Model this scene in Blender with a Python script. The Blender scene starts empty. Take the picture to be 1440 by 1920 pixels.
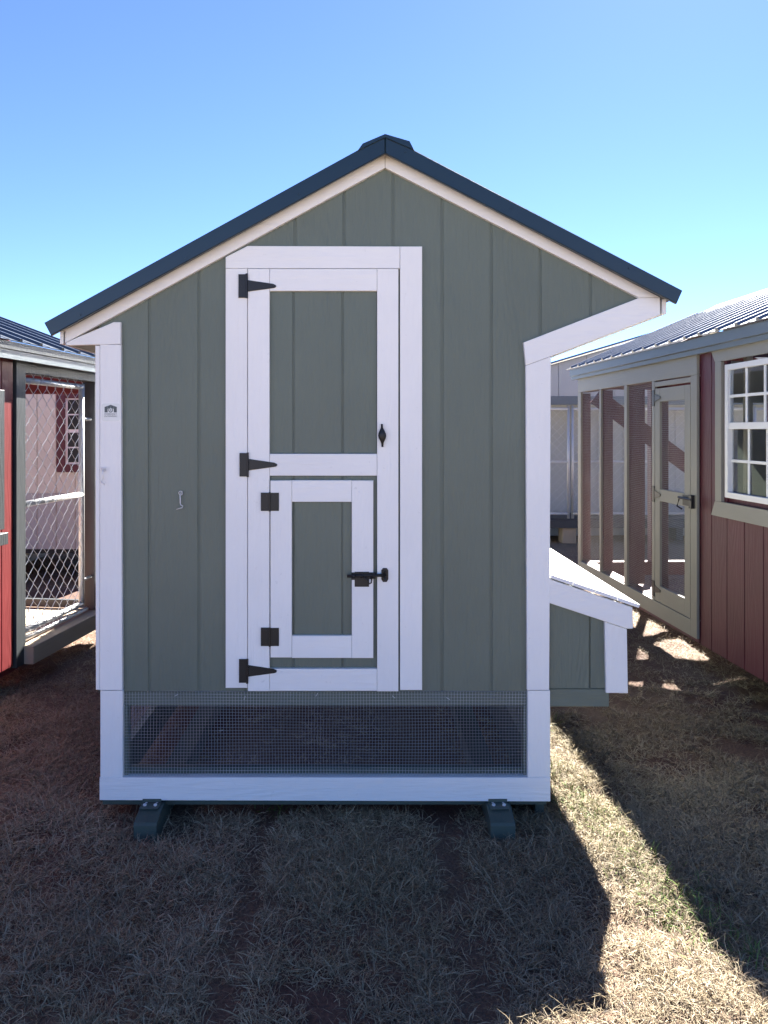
import bpy, math, random
import numpy as np
from mathutils import Vector
random.seed(7)
rng = np.random.default_rng(11)
sc = bpy.context.scene
col = sc.collection
# ------------------------------------------------------------------ camera, sky, sun, exposure
F, CX, CY, D, H = 1443.0, 680.0, 806.0, 3.19, 1.62     # photo measurements: focal length (px), vanishing point, distance to coop front, eye height
cam = bpy.data.cameras.new('camera'); camo = bpy.data.objects.new('camera', cam); col.objects.link(camo)
cam.sensor_fit = 'VERTICAL'; cam.sensor_height = 24.0; cam.lens = 24.0 * F / 1920
cam.shift_x = (720 - CX) / 1920; cam.shift_y = -(960 - CY) / 1920
cam.clip_start = .05; cam.clip_end = 2000
camo.location = (0, -D, H); camo.rotation_euler = (math.radians(90), 0, 0)
sc.camera = camo
SUN = Vector((.48, 1.09, 1.0)).normalized()
w = bpy.data.worlds.new('World'); sc.world = w; w.use_nodes = True
nt = w.node_tree; bg = nt.nodes['Background']
sky = nt.nodes.new('ShaderNodeTexSky'); sky.sky_type = 'NISHITA'; sky.sun_disc = False
sky.sun_elevation = math.asin(SUN.z); sky.sun_rotation = math.atan2(SUN.x, SUN.y)
sky.altitude = 300; sky.air_density = .5; sky.dust_density = .05; sky.ozone_density = 3.0
tint = nt.nodes.new('ShaderNodeVectorMath'); tint.operation = 'MULTIPLY'; tint.inputs[1].default_value = (.71, .78, .94)   # camera white balance of the whole sky
nt.links.new(sky.outputs[0], tint.inputs[0]); nt.links.new(tint.outputs[0], bg.inputs[0]); bg.inputs[1].default_value = .05
sl = bpy.data.lights.new('sun', 'SUN'); sl.energy = 5.0; sl.angle = math.radians(.5); sl.color = (1, .95, .87)
so = bpy.data.objects.new('sun', sl); col.objects.link(so); so.rotation_euler = (-SUN).to_track_quat('-Z', 'Y').to_euler()
vs = sc.view_settings; vs.view_transform = 'Standard'; vs.look = 'None'; vs.exposure = 2.95; vs.gamma = 1; vs.use_curve_mapping = False

# ------------------------------------------------------------------ materials
def newmat(name):
    m = bpy.data.materials.new(name); m.use_nodes = True
    return m, m.node_tree.nodes, m.node_tree.links, m.node_tree.nodes['Principled BSDF']
def paint(name, c, rough=.55, axis=2, bump=.25, var=.06, metal=0, grain=True, spots=0):
    m, N, L, b = newmat(name)
    b.inputs['Roughness'].default_value = rough; b.inputs['Metallic'].default_value = metal
    tc = N.new('ShaderNodeTexCoord'); oi = N.new('ShaderNodeObjectInfo')
    mul = N.new('ShaderNodeVectorMath'); mul.operation = 'SCALE'; mul.inputs[0].default_value = (7.3, 5.1, 9.7)
    L.new(oi.outputs['Random'], mul.inputs['Scale'])
    add = N.new('ShaderNodeVectorMath'); L.new(tc.outputs['Object'], add.inputs[0]); L.new(mul.outputs[0], add.inputs[1])
    n2 = N.new('ShaderNodeTexNoise'); n2.inputs['Scale'].default_value = 2.2; n2.inputs['Detail'].default_value = 5
    L.new(add.outputs[0], n2.inputs['Vector'])
    mp = N.new('ShaderNodeMapping'); s = [1, 1, 1]; s[axis] = .07; mp.inputs['Scale'].default_value = s
    L.new(add.outputs[0], mp.inputs[0])
    n1 = N.new('ShaderNodeTexNoise'); n1.inputs['Scale'].default_value = 120 if grain else 60; n1.inputs['Detail'].default_value = 4
    n1.inputs['Distortion'].default_value = .6
    L.new(mp.outputs[0], n1.inputs['Vector'])
    mp2 = N.new('ShaderNodeMapping'); s = [1, 1, 1]; s[axis] = .16; mp2.inputs['Scale'].default_value = s
    L.new(add.outputs[0], mp2.inputs[0])
    n3 = N.new('ShaderNodeTexNoise'); n3.inputs['Scale'].default_value = 6; n3.inputs['Detail'].default_value = 1
    L.new(mp2.outputs[0], n3.inputs['Vector'])
    ml = N.new('ShaderNodeMath'); ml.operation = 'MULTIPLY'; ml.inputs[1].default_value = 75
    L.new(n3.outputs[0], ml.inputs[0])
    sn = N.new('ShaderNodeMath'); sn.operation = 'SINE'; L.new(ml.outputs[0], sn.inputs[0])
    ad = N.new('ShaderNodeMath'); ad.operation = 'MULTIPLY_ADD'; ad.inputs[1].default_value = .16 if grain else 0
    L.new(sn.outputs[0], ad.inputs[0]); L.new(n1.outputs[0], ad.inputs[2])
    bp = N.new('ShaderNodeBump'); bp.inputs['Strength'].default_value = bump; bp.inputs['Distance'].default_value = .004
    L.new(ad.outputs[0], bp.inputs['Height']); L.new(bp.outputs[0], b.inputs['Normal'])
    mr = N.new('ShaderNodeMapRange'); mr.inputs[1].default_value = .3; mr.inputs[2].default_value = .7
    mr.inputs[3].default_value = 1 - var; mr.inputs[4].default_value = 1 + var
    L.new(n2.outputs[0], mr.inputs[0])
    mx = N.new('ShaderNodeVectorMath'); mx.operation = 'SCALE'; mx.inputs[0].default_value = c
    L.new(mr.outputs[0], mx.inputs['Scale'])
    out = mx.outputs[0]
    if spots:
        n4 = N.new('ShaderNodeTexNoise'); n4.inputs['Scale'].default_value = 38; n4.inputs['Detail'].default_value = 2; L.new(add.outputs[0], n4.inputs['Vector'])
        cr = N.new('ShaderNodeMapRange'); cr.inputs[1].default_value = .70; cr.inputs[2].default_value = .80; cr.inputs[3].default_value = 1; cr.inputs[4].default_value = 1 - spots
        L.new(n4.outputs[0], cr.inputs[0])
        m2 = N.new('ShaderNodeVectorMath'); m2.operation = 'SCALE'; L.new(out, m2.inputs[0]); L.new(cr.outputs[0], m2.inputs['Scale']); out = m2.outputs[0]
    L.new(out, b.inputs['Base Color'])
    return m
WHITE = (.82, .82, .80)
M = {}
M['white_v'] = paint('white_trim_upright', WHITE, .5, 2, .5, .03, spots=.12)
M['white_h'] = paint('white_trim_level', WHITE, .5, 0, .5, .03, spots=.12)
M['white_y'] = paint('white_trim_lengthwise', WHITE, .5, 1, .28, .03, spots=.1)
M['green'] = paint('sage_green_siding', (.120, .146, .116), .5, 2, .75, .07)
M['green_h'] = paint('sage_green_board', (.120, .146, .116), .5, 0, .6, .07)
M['dkgreen'] = paint('green_treated_timber', (.052, .075, .062), .6, 1, .4, .15)
M['roof'] = paint('dark_green_metal', (.010, .026, .040), .30, 0, .02, .05, 0, False)
M['black'] = paint('black_hardware', (.014, .014, .015), .42, 0, .1, .2, .3, False)
M['wire'] = paint('galvanised_wire', (.45, .46, .47), .45, 0, .05, .15, .2, False)
M['steel'] = paint('zinc_steel', (.74, .75, .76), .35, 0, .05, .1, .3, False)
M['pipe'] = paint('galvanised_pipe', (.6, .61, .62), .42, 0, .05, .1, .35, False)
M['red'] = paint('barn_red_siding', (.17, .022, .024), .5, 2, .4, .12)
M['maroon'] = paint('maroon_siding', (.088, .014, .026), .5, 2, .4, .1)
M['maroon_h'] = paint('maroon_board', (.088, .014, .026), .5, 1, .4, .1)
M['taupe'] = paint('taupe_trim', (.26, .25, .215), .5, 2, .3, .05)
M['taupe_h'] = paint('taupe_board', (.26, .25, .215), .5, 1, .3, .05)
M['char'] = paint('charcoal_trim', (.045, .052, .058), .5, 2, .35, .15)
M['greyblue'] = paint('slate_fascia', (.13, .16, .18), .45, 1, .15, .06)
M['galv'] = paint('bare_metal_roof', (.19, .215, .26), .36, 0, .02, .06, .6, False)
M['slate'] = paint('slate_metal_roof', (.10, .12, .15), .3, 0, .02, .06, .4, False)
M['cream'] = paint('cream_siding', (.66, .64, .56), .55, 2, .3, .05)
M['grey'] = paint('grey_siding', (.42, .43, .43), .55, 2, .3, .05)
M['vinyl'] = paint('white_vinyl', (.8, .8, .8), .35, 2, .03, .02, 0, False)
M['wood'] = paint('weathered_timber', (.36, .29, .21), .7, 1, .5, .15)
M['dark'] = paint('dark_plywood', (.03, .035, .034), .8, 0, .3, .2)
M['stick'] = paint('clear_sticker', (.70, .71, .68), .25, 0, .02, .05, 0, False)
M['ink'] = paint('sticker_ink', (.06, .075, .08), .4, 0, .02, .1, 0, False)
m, N, L, b = newmat('window_glass'); b.inputs['Transmission Weight'].default_value = 1; b.inputs['Roughness'].default_value = .02
b.inputs['IOR'].default_value = 1.5; b.inputs['Base Color'].default_value = (.85, .9, .92, 1); M['glass'] = m

def grass_mat(name):
    m, N, L, b = newmat(name); a = N.new('ShaderNodeAttribute'); a.attribute_name = 'tint'
    L.new(a.outputs['Color'], b.inputs['Base Color']); b.inputs['Roughness'].default_value = .6
    b.inputs['Specular IOR Level'].default_value = .3
    return m
M['grass'] = grass_mat('dry_grass_blades')
# soil
m, N, L, b = newmat('soil_and_thatch'); M['soil'] = m
tc = N.new('ShaderNodeTexCoord'); n1 = N.new('ShaderNodeTexNoise'); n1.inputs['Scale'].default_value = 1.3; n1.inputs['Detail'].default_value = 6
n2 = N.new('ShaderNodeTexNoise'); n2.inputs['Scale'].default_value = 90; n2.inputs['Detail'].default_value = 6; n2.inputs['Roughness'].default_value = .7
L.new(tc.outputs['Object'], n1.inputs['Vector']); L.new(tc.outputs['Object'], n2.inputs['Vector'])
r1 = N.new('ShaderNodeValToRGB'); r1.color_ramp.elements[0].position = .35; r1.color_ramp.elements[1].position = .68
r1.color_ramp.elements[0].color = (.12, .062, .042, 1); r1.color_ramp.elements[1].color = (.20, .145, .095, 1)
r2 = N.new('ShaderNodeValToRGB'); r2.color_ramp.elements[0].position = .3; r2.color_ramp.elements[1].position = .7
r2.color_ramp.elements[0].color = (.45, .42, .4, 1); r2.color_ramp.elements[1].color = (1.25, 1.2, 1.15, 1)
mx = N.new('ShaderNodeMix'); mx.data_type = 'RGBA'; mx.blend_type = 'MULTIPLY'; mx.inputs[0].default_value = 1
L.new(n1.outputs[0], r1.inputs[0]); L.new(n2.outputs[0], r2.inputs[0]); L.new(r1.outputs[0], mx.inputs[6]); L.new(r2.outputs[0], mx.inputs[7])
# open field far beyond the thatch: straw colour
ge = N.new('ShaderNodeNewGeometry'); vl = N.new('ShaderNodeVectorMath'); vl.operation = 'LENGTH'; L.new(ge.outputs['Position'], vl.inputs[0])
fr = N.new('ShaderNodeMapRange'); fr.inputs[1].default_value = 6; fr.inputs[2].default_value = 12; L.new(vl.outputs['Value'], fr.inputs[0])
m3 = N.new('ShaderNodeMix'); m3.data_type = 'RGBA'; L.new(fr.outputs[0], m3.inputs[0]); L.new(mx.outputs[2], m3.inputs[6])
r3 = N.new('ShaderNodeValToRGB'); r3.color_ramp.elements[0].color = (.26, .21, .14, 1); r3.color_ramp.elements[1].color = (.50, .43, .31, 1)
L.new(n2.outputs[0], r3.inputs[0]); L.new(r3.outputs[0], m3.inputs[7])
L.new(m3.outputs[2], b.inputs['Base Color']); b.inputs['Roughness'].default_value = .9
bp = N.new('ShaderNodeBump'); bp.inputs['Strength'].default_value = .8; bp.inputs['Distance'].default_value = .012
L.new(n2.outputs[0], bp.inputs['Height']); L.new(bp.outputs[0], b.inputs['Normal'])

# ------------------------------------------------------------------ mesh helpers
def P(u, v, y=0.0):
    d = D + y
    return ((u - CX) * d / F, H - (v - CY) * d / F)
OFF = {}
class MB:
    def __init__(s): s.v = []; s.f = []
    def add(s, vs_, fs):
        k = len(s.v); s.v += [tuple(q) for q in vs_]; s.f += [tuple(i + k for i in f) for f in fs]; return s
    def loft(s, rings, cap=True):
        n = len(rings[0]); vs_ = [p for r in rings for p in r]; fs = []
        for a in range(len(rings) - 1):
            for i in range(n):
                j = (i + 1) % n
                fs.append((a*n+i, a*n+j, (a+1)*n+j, (a+1)*n+i))
        if cap:
            fs.append(tuple(range(n))[::-1]); fs.append(tuple((len(rings)-1)*n + i for i in range(n)))
        return s.add(vs_, fs)
    def prism(s, poly, yf, yb, ch=.0015):                 # polygon in x,z ; front (towards -y) at yf, back at yb
        a = sum(poly[i][0]*poly[(i+1) % len(poly)][1] - poly[(i+1) % len(poly)][0]*poly[i][1] for i in range(len(poly)))
        if a < 0: poly = poly[::-1]
        n = len(poly); ins = []
        for i in range(n):
            p0, p1, p2 = (Vector(poly[(i+k) % n]) for k in (-1, 0, 1))
            d1 = (p1-p0).normalized(); d2 = (p2-p1).normalized()
            n1 = Vector((-d1.y, d1.x)); n2 = Vector((-d2.y, d2.x)); mm = n1 + n2
            ins.append(p1 + mm * (ch / max(.3, mm.dot(n1))))
        return s.loft([[(p[0], yb, p[1]) for p in poly], [(p[0], yf+ch, p[1]) for p in poly], [(p[0], yf, p[1]) for p in ins]])
    def box(s, x0, x1, y0, y1, z0, z1, ch=.0015):         # chamfered box
        X, Y, Z = (x0, x1), (y0, y1), (z0, z1)
        vs_ = []; idx = {}
        for i in (0, 1):
            for j in (0, 1):
                for k in (0, 1):
                    si, sj, sk = (1-2*i)*ch, (1-2*j)*ch, (1-2*k)*ch
                    for t, q in enumerate(((X[i], Y[j]+sj, Z[k]+sk), (X[i]+si, Y[j], Z[k]+sk), (X[i]+si, Y[j]+sj, Z[k]))):
                        idx[i, j, k, t] = len(vs_); vs_.append(q)
        fs = []
        I = idx
        for i in (0, 1): fs.append((I[i,0,0,0], I[i,1,0,0], I[i,1,1,0], I[i,0,1,0]))
        for j in (0, 1): fs.append((I[0,j,0,1], I[1,j,0,1], I[1,j,1,1], I[0,j,1,1]))
        for k in (0, 1): fs.append((I[0,0,k,2], I[1,0,k,2], I[1,1,k,2], I[0,1,k,2]))
        for i in (0, 1):
            for j in (0, 1): fs.append((I[i,j,0,0], I[i,j,1,0], I[i,j,1,1], I[i,j,0,1]))
            for k in (0, 1): fs.append((I[i,0,k,0], I[i,1,k,0], I[i,1,k,2], I[i,0,k,2]))
        for j in (0, 1):
            for k in (0, 1): fs.append((I[0,j,k,1], I[1,j,k,1], I[1,j,k,2], I[0,j,k,2]))
        for i in (0, 1):
            for j in (0, 1):
                for k in (0, 1): fs.append((I[i,j,k,0], I[i,j,k,1], I[i,j,k,2]))
        return s.add(vs_, fs)
    def tube(s, pts, r, n=6):
        pts = [Vector(p) for p in pts]; rings = []
        for i, p in enumerate(pts):
            t = (pts[min(i+1, len(pts)-1)] - pts[max(i-1, 0)]).normalized()
            a = t.cross(Vector((0, 0, 1)) if abs(t.z) < .9 else Vector((0, 1, 0))).normalized(); b_ = t.cross(a)
            rings.append([p + (a*math.cos(2*math.pi*k/n) + b_*math.sin(2*math.pi*k/n))*r for k in range(n)])
        return s.loft(rings)
    def build(s, name, mat, parent=None, smooth=False, kind=None, label=None):
        me = bpy.data.meshes.new(name)
        root = parent
        while root is not None and root.parent is not None: root = root.parent
        o = OFF.get(root.name, (0, 0, 0)) if root is not None else (0, 0, 0)
        me.from_pydata([(p[0]-o[0], p[1]-o[1], p[2]-o[2]) for p in s.v], [], s.f)
        import bmesh
        bm = bmesh.new(); bm.from_mesh(me); bmesh.ops.recalc_face_normals(bm, faces=bm.faces); bm.to_mesh(me); bm.free()
        me.materials.append(M[mat] if isinstance(mat, str) else mat)
        if smooth: me.polygons.foreach_set('use_smooth', [True]*len(me.polygons))
        ob = bpy.data.objects.new(name, me); col.objects.link(ob)
        if parent is not None: ob.parent = parent
        if kind: ob['kind'] = kind
        if label: ob['label'] = label
        return ob
def root(name, label, cat, loc, off=(0, 0, 0), rz=0, group=None):
    o = bpy.data.objects.new(name, None); col.objects.link(o); o.location = loc; o.rotation_euler = (0, 0, rz); o.empty_display_size = .2
    o['label'] = label; o['category'] = cat; OFF[o.name] = off
    if group: o['group'] = group
    return o
def B(name, mat, parent, x0, x1, y0, y1, z0, z1, ch=.0015, **k): return MB().box(x0, x1, y0, y1, z0, z1, ch).build(name, mat, parent, **k)
def uvp(pts, y): return [P(u, v, y) for u, v in pts]
def FB(name, mat, parent, pts, yf, yb, ch=.0015, **k):    # board on the coop's front, outline in photo measurements
    return MB().prism(uvp(pts, yf), yf, yb, ch).build(name, mat, parent, **k)
def R4(u0, u1, v0, v1): return [(u0, v1), (u1, v1), (u1, v0), (u0, v0)]
def lin(pl, x):
    for (xa, za), (xb, zb) in zip(pl, pl[1:]):
        if xa <= x <= xb: return za + (zb-za)*(x-xa)/(xb-xa) if xb > xa else zb
    return pl[0][1] if x < pl[0][0] else pl[-1][1]
def strips(parent, mat, edges, top, bot, yf, yb, gap=.010, name='siding_board'):
    for a, c in zip(edges, edges[1:]):
        xa, xb = a + gap/2, c - gap/2
        xs = lambda pl: [xa] + [p[0] for p in pl if xa + 1e-4 < p[0] < xb - 1e-4] + [xb]
        poly = [(x, lin(bot, x)) for x in xs(bot)] + [(x, lin(top, x)) for x in xs(top)][::-1]
        if min(lin(top, x) - lin(bot, x) for x in (xa, xb)) < .002:
            poly = [q for i, q in enumerate(poly) if i == 0 or (Vector(q)-Vector(poly[i-1])).length > .003]
        if len(poly) >= 3: MB().prism(poly, yf, yb, .0018).build(name, mat, parent)
def roof_sheet(p_eave, p_ridge, y0, y1, n, rib=.23, h=.018, t=.006):
    """ribbed metal panels, one mesh per panel: list of MB"""
    e, r = Vector((p_eave[0], 0, p_eave[1])), Vector((p_ridge[0], 0, p_ridge[1]))
    sl_ = (r-e).normalized(); nn = Vector((-sl_.z, 0, sl_.x)) if sl_.x > 0 else Vector((sl_.z, 0, -sl_.x))
    if nn.z < 0: nn = -nn
    out = []; W = (y1-y0)/n
    for k in range(n):
        ya, yb = y0 + k*W + .0015, y0 + (k+1)*W - .0015
        pr = [(ya, 0)]; q = ya + .03
        while q + .05 < yb:
            pr += [(q, 0), (q+.012, h), (q+.032, h), (q+.044, 0)]
            if q + rib*.5 + .03 < yb: pr += [(q+rib*.5-.006, 0), (q+rib*.5, .004), (q+rib*.5+.012, .004), (q+rib*.5+.018, 0)]
            q += rib
        pr.append((yb, 0))
        ring = lambda base: [base + nn*(hh+t) + Vector((0, y, 0)) for y, hh in pr] + [base + Vector((0, y, 0)) for y in (yb, ya)]
        mb = MB()
        ra, rb = ring(e), ring(r); nv = len(ra)
        fs = [(i, i+1, nv+i+1, nv+i) for i in range(nv-1)] + [(nv-1, 0, nv, 2*nv-1)]
        m_ = len(pr)                                        # end caps as quads under the profile
        top = list(range(m_))
        for base in (0, nv): fs.append(tuple(base+i for i in range(nv)))
        mb.add(ra + rb, fs); out.append(mb)
    return out
def chain(mb, o, du, dv, wd, ht, d=.055, r=.0016, n=3, nrm=None):
    o, du, dv = Vector(o), Vector(du).normalized(), Vector(dv).normalized(); nn = du.cross(dv)
    for i in range(int(wd/d)):
        pts = []
        for j in range(int(ht/d)+1):
            s_ = (j % 2) if i % 2 == 0 else 1 - (j % 2)
            pts.append(o + du*((i + s_)*d) + dv*(j*d) + nn*(.003 if s_ else -.003) + du*random.uniform(-.003, .003))
        mb.tube(pts, r, n)
    return mb
def cloth(mb, o, du, dv, wd, ht, s=.0127, r=.0006, wav=.0015):
    o, du, dv = Vector(o), Vector(du).normalized(), Vector(dv).normalized(); nn = du.cross(dv)
    ph = random.uniform(0, 9)
    for i in range(int(wd/s)+1):
        mb.tube([o + du*(i*s + wav*math.sin(j*1.3+ph+i*.09)) + dv*(ht*j/4) + nn*wav*math.sin(i*.3+j+ph) for j in range(5)], r, 3)
    nj = max(4, int(wd/.12))
    for j in range(int(ht/s)+1):
        mb.tube([o + du*(wd*i/nj) + dv*(j*s + wav*math.sin(i*.8+ph+j*.12)) + nn*(wav*math.sin(i*.9+j*.3+ph) - r) for i in range(nj+1)], r, 3)
    return mb

# ------------------------------------------------------------------ ground
def vnoise(seed, cell):
    g = np.random.default_rng(seed).random((256, 256))
    def f(x, y):
        X, Y = x/cell + 100, y/cell + 100
        i, j = np.floor(X).astype(int), np.floor(Y).astype(int); a, b_ = X-i, Y-j
        a, b_ = a*a*(3-2*a), b_*b_*(3-2*b_)
        q = lambda i, j: g[i % 256, j % 256]
        return (q(i, j)*(1-a)+q(i+1, j)*a)*(1-b_) + (q(i, j+1)*(1-a)+q(i+1, j+1)*a)*b_
    return f
nA, nB, nC, nD = vnoise(1, .35), vnoise(2, .11), vnoise(3, .8), vnoise(4, .05)
def tracks(x, y):                                          # drag marks of the skids
    wob = .05*(nC(x*0+3, y)-.5) + .06*(nB(x, y)-.5)
    t1 = np.exp(-((x+.385+wob)/.075)**2); t2 = np.exp(-((x-.34+wob)/.10)**2)
    return np.clip(np.maximum(t1, t2), 0, 1) * np.clip(nA(x+9, y)*2.4+.05, 0, 1)
def hgt(x, y):
    fade = np.clip((14 - np.hypot(x, y))/4, 0, 1)
    return fade*(.030*(nA(x, y)-.5) + .016*(nB(x, y)-.5) + .008*(nD(x, y)-.5) - .018*tracks(x, y)) - .004
ax = np.concatenate([-np.geomspace(900, 3.2, 22), np.arange(-3.1, 3.15, .05), np.geomspace(3.2, 900, 22)])
ay = np.concatenate([-np.geomspace(900, 2.2, 22), np.arange(-2.1, 7, .05), np.geomspace(7, 1200, 22)])
gx, gy = np.meshgrid(ax, ay); gz = hgt(gx, gy)
nx, ny = len(ax), len(ay)
ii = (np.arange(ny-1)[:, None]*nx + np.arange(nx-1)[None]).ravel()
me = bpy.data.meshes.new('ground')
me.from_pydata(np.stack([gx.ravel(), gy.ravel(), gz.ravel()], 1).tolist(), [], np.stack([ii, ii+1, ii+nx+1, ii+nx], 1).tolist())
me.polygons.foreach_set('use_smooth', [True]*len(me.polygons)); me.materials.append(M['soil'])
g = bpy.data.objects.new('ground', me); col.objects.link(g); g['kind'] = 'structure'; g['label'] = 'reddish brown soil with patchy thatch'

def blades(name, label, x, y, lmin, lmax, wid, colfn, flat=(.1, .55), head=None):
    n = len(x); z = hgt(x, y)
    th = rng.uniform(0, 2*np.pi, n) + 1.2*np.sin(3*nA(x, y)*6)
    if head is not None: th = np.where(np.isnan(head), th, head + rng.normal(0, .5, n))
    ln = rng.uniform(lmin, lmax, n)*rng.uniform(.5, 1.25, n); el = rng.uniform(flat[0], flat[1], n)*1.9
    wd = wid*rng.uniform(.6, 1.3, n); cur = rng.normal(0, 1.5, n); drop = rng.uniform(.1, 1.0, n)
    V = np.zeros((n, 7, 3)); px, py, pz = x.copy(), y.copy(), z.copy(); a, e = th.copy(), el.copy()
    for s_ in range(4):
        f_ = (1, .9, .65, 0)[s_]; sx, sy = -np.sin(a)*wd*f_/2, np.cos(a)*wd*f_/2
        tw = wd*f_*.35*np.sin(th*7+s_)
        if s_ < 3:
            V[:, 2*s_] = np.stack([px+sx, py+sy, pz+tw], 1); V[:, 2*s_+1] = np.stack([px-sx, py-sy, pz-tw], 1)
        else: V[:, 6] = np.stack([px, py, pz], 1)
        st = ln/3; px = px + np.cos(a)*np.cos(e)*st; py = py + np.sin(a)*np.cos(e)*st; pz = np.maximum(pz + np.sin(e)*st, z+.002)
        a = a + cur*.35; e = e - drop*.55
    base = np.arange(n)[:, None]*7
    q = np.concatenate([base+np.array([[0, 1, 3]]), base+np.array([[0, 3, 2]]), base+np.array([[2, 3, 5]]), base+np.array([[2, 5, 4]]), base+np.array([[4, 5, 6]])], 0)
    me = bpy.data.meshes.new(name); me.vertices.add(n*7); me.vertices.foreach_set('co', V.ravel())
    me.loops.add(q.size); me.loops.foreach_set('vertex_index', q.ravel().astype(np.int32))
    me.polygons.add(len(q)); me.polygons.foreach_set('loop_start', np.arange(0, q.size, 3, dtype=np.int32))
    c = np.repeat(colfn(n, x, y), 7, 0); at = me.attributes.new('tint', 'FLOAT_COLOR', 'POINT')
    at.data.foreach_set('color', np.concatenate([c, np.ones((len(c), 1))], 1).ravel())
    me.materials.append(M['grass']); me.update(calc_edges=True); me.validate()
    o = bpy.data.objects.new(name, me); col.objects.link(o); o['kind'] = 'stuff'; o['label'] = label; o['category'] = 'grass'
def scatter(n, x0, x1, y0, y1, keep):
    x, y = rng.uniform(x0, x1, n), rng.uniform(y0, y1, n); k = rng.random(n) < keep(x, y); return x[k], y[k]
def keepf(x, y):
    d = -.06 + 1.9*nC(x, y)*nA(x+5, y) + .95*(nB(x, y)-.3)
    d = d*(1 - .97*tracks(x, y))
    d = d*np.where((x > -1.05) & (x < .76) & (y > .05) & (y < 4.7), .1, 1)     # thin under the coop
    bare = np.exp(-(((x-1.45)/.28)**2 + ((y-.55)/.3)**2)) + .8*np.exp(-(((x-.9)/.12)**2 + ((y-.75)/.3)**2))
    return np.clip(d*(1-.85*np.clip(bare, 0, 1)), 0, 1)
def strawcol(n, x, y):
    t = rng.random((n, 1)); base = np.array([.25, .19, .115])*(1-t) + np.array([.42, .345, .225])*t
    k = rng.random((n, 1)); base = np.where(k < .22, np.array([[.17, .12, .08]])*(.7+.6*t), base)
    gm = np.clip(nC(x+20, y+7)*2.2-1.2, 0, 1)[:, None]*.3
    base = base*(.84 + .56*nC(x-11, y+3)*1.0 + .25*(nA(x+31, y)-.5))[:, None]
    return base*(1-gm) + np.array([.20, .21, .09])*gm
xs, ys = [], []
for a in ((300000, -2.3, 2.5, -1.25, 1.2), (90000, -2.6, 3.2, 1.2, 4.5), (60000, -6, 8, 4.5, 11)):
    x, y = scatter(*a, keepf); xs.append(x); ys.append(y)
hd = [np.full(len(q), np.nan) for q in xs]
cx_, cy_ = scatter(16000, -2.3, 2.6, -1.25, 1.8, keepf)      # tufts whose blades lean outwards from one crown
nb = rng.integers(6, 22, len(cx_)); ct = np.repeat(np.arange(len(cx_)), nb); an = rng.uniform(0, 2*np.pi, len(ct)); rd = rng.uniform(0, .022, len(ct))
xs.append(cx_[ct] + rd*np.cos(an)); ys.append(cy_[ct] + rd*np.sin(an)); hd.append(an)
blades('dry_grass', 'matted dry straw coloured grass lying over the soil round the coop', np.concatenate(xs), np.concatenate(ys), .025, .085, .0021, strawcol, (.02, .5), np.concatenate(hd))
gp = [(1.02, -.38), (1.0, -.2), (.98, .0), (1.12, -.55), (.93, .15), (.95, 1.05), (1.2, -.75), (-.35, .2), (1.03, -.62), (.86, .5)]
x = np.concatenate([rng.normal(p[0], .06, 150) for p in gp]); y = np.concatenate([rng.normal(p[1], .09, 150) for p in gp])
blades('green_grass', 'sparse fresh green grass tufts in the sunlit strip beside the coop', x, y, .03, .07, .003,
       lambda n, x, y: np.array([.13, .20, .045])*rng.uniform(.7, 1.4, (n, 1)), (.25, .7))

# ------------------------------------------------------------------ chicken coop
coff = (-.155, 1.22, 0)
coop = root('chicken_coop', 'sage green chicken coop with white trim, dark metal roof and side nest box', 'chicken coop', coff, coff)
TY = -.019                                                  # face of the white trim
L_ = 4.7
xg = [P(u, 0)[0] for u in (188, 280, 373, 461, 553, 645, 737, 829, 921, 1013, 1107, 1225)]
pk = P(722, 286); top = [P(100, 626), pk, P(1252, 566)]
bot = [P(180, 1297), P(1028, 1297), P(1029, 660), P(1240, 582)]
wall = MB().prism([P(184, 1297), P(1028, 1297), P(1028, 655), P(1225, 580), P(722, 300), P(184, 596)], .0045, .03).build('front_wall', 'green', coop)
strips(wall, 'green', xg, [(p[0], p[1]-.02) for p in top], bot, 0, .0115, .009)
# body behind the front
zt = P(0, 1297)[1]; xl, xr = P(188, 0)[0], P(1028, 0)[0]
for nm, x0, x1, z1 in (('side_wall', xl, xl+.02, 2.02), ('side_wall', xr-.02, xr, 1.93)):
    sw = B(nm, 'green', coop, x0, x1, .031, L_-.021, zt+.001, z1)
MB().prism([(xl, zt+.001), (xr, zt+.001), (xr, 1.95), (xl, 2.02)], L_-.02, L_).build('rear_wall', 'green', coop)
MB().prism([(xl, 2.0205), (xr, 1.9505), P(1225, 584), P(722, 300)], L_-.02, L_).build('rear_gable', 'green', coop)
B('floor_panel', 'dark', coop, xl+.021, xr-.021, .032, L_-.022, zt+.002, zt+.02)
B('soffit', 'green_h', coop, P(128, 0)[0], xl-.002, .0, L_, P(0, 647)[1], P(0, 647)[1]+.012)
MB().prism([P(1034, 666), P(1237, 590), P(1237, 584), P(1034, 660)], .002, L_).build('soffit', 'green_h', coop)
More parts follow.
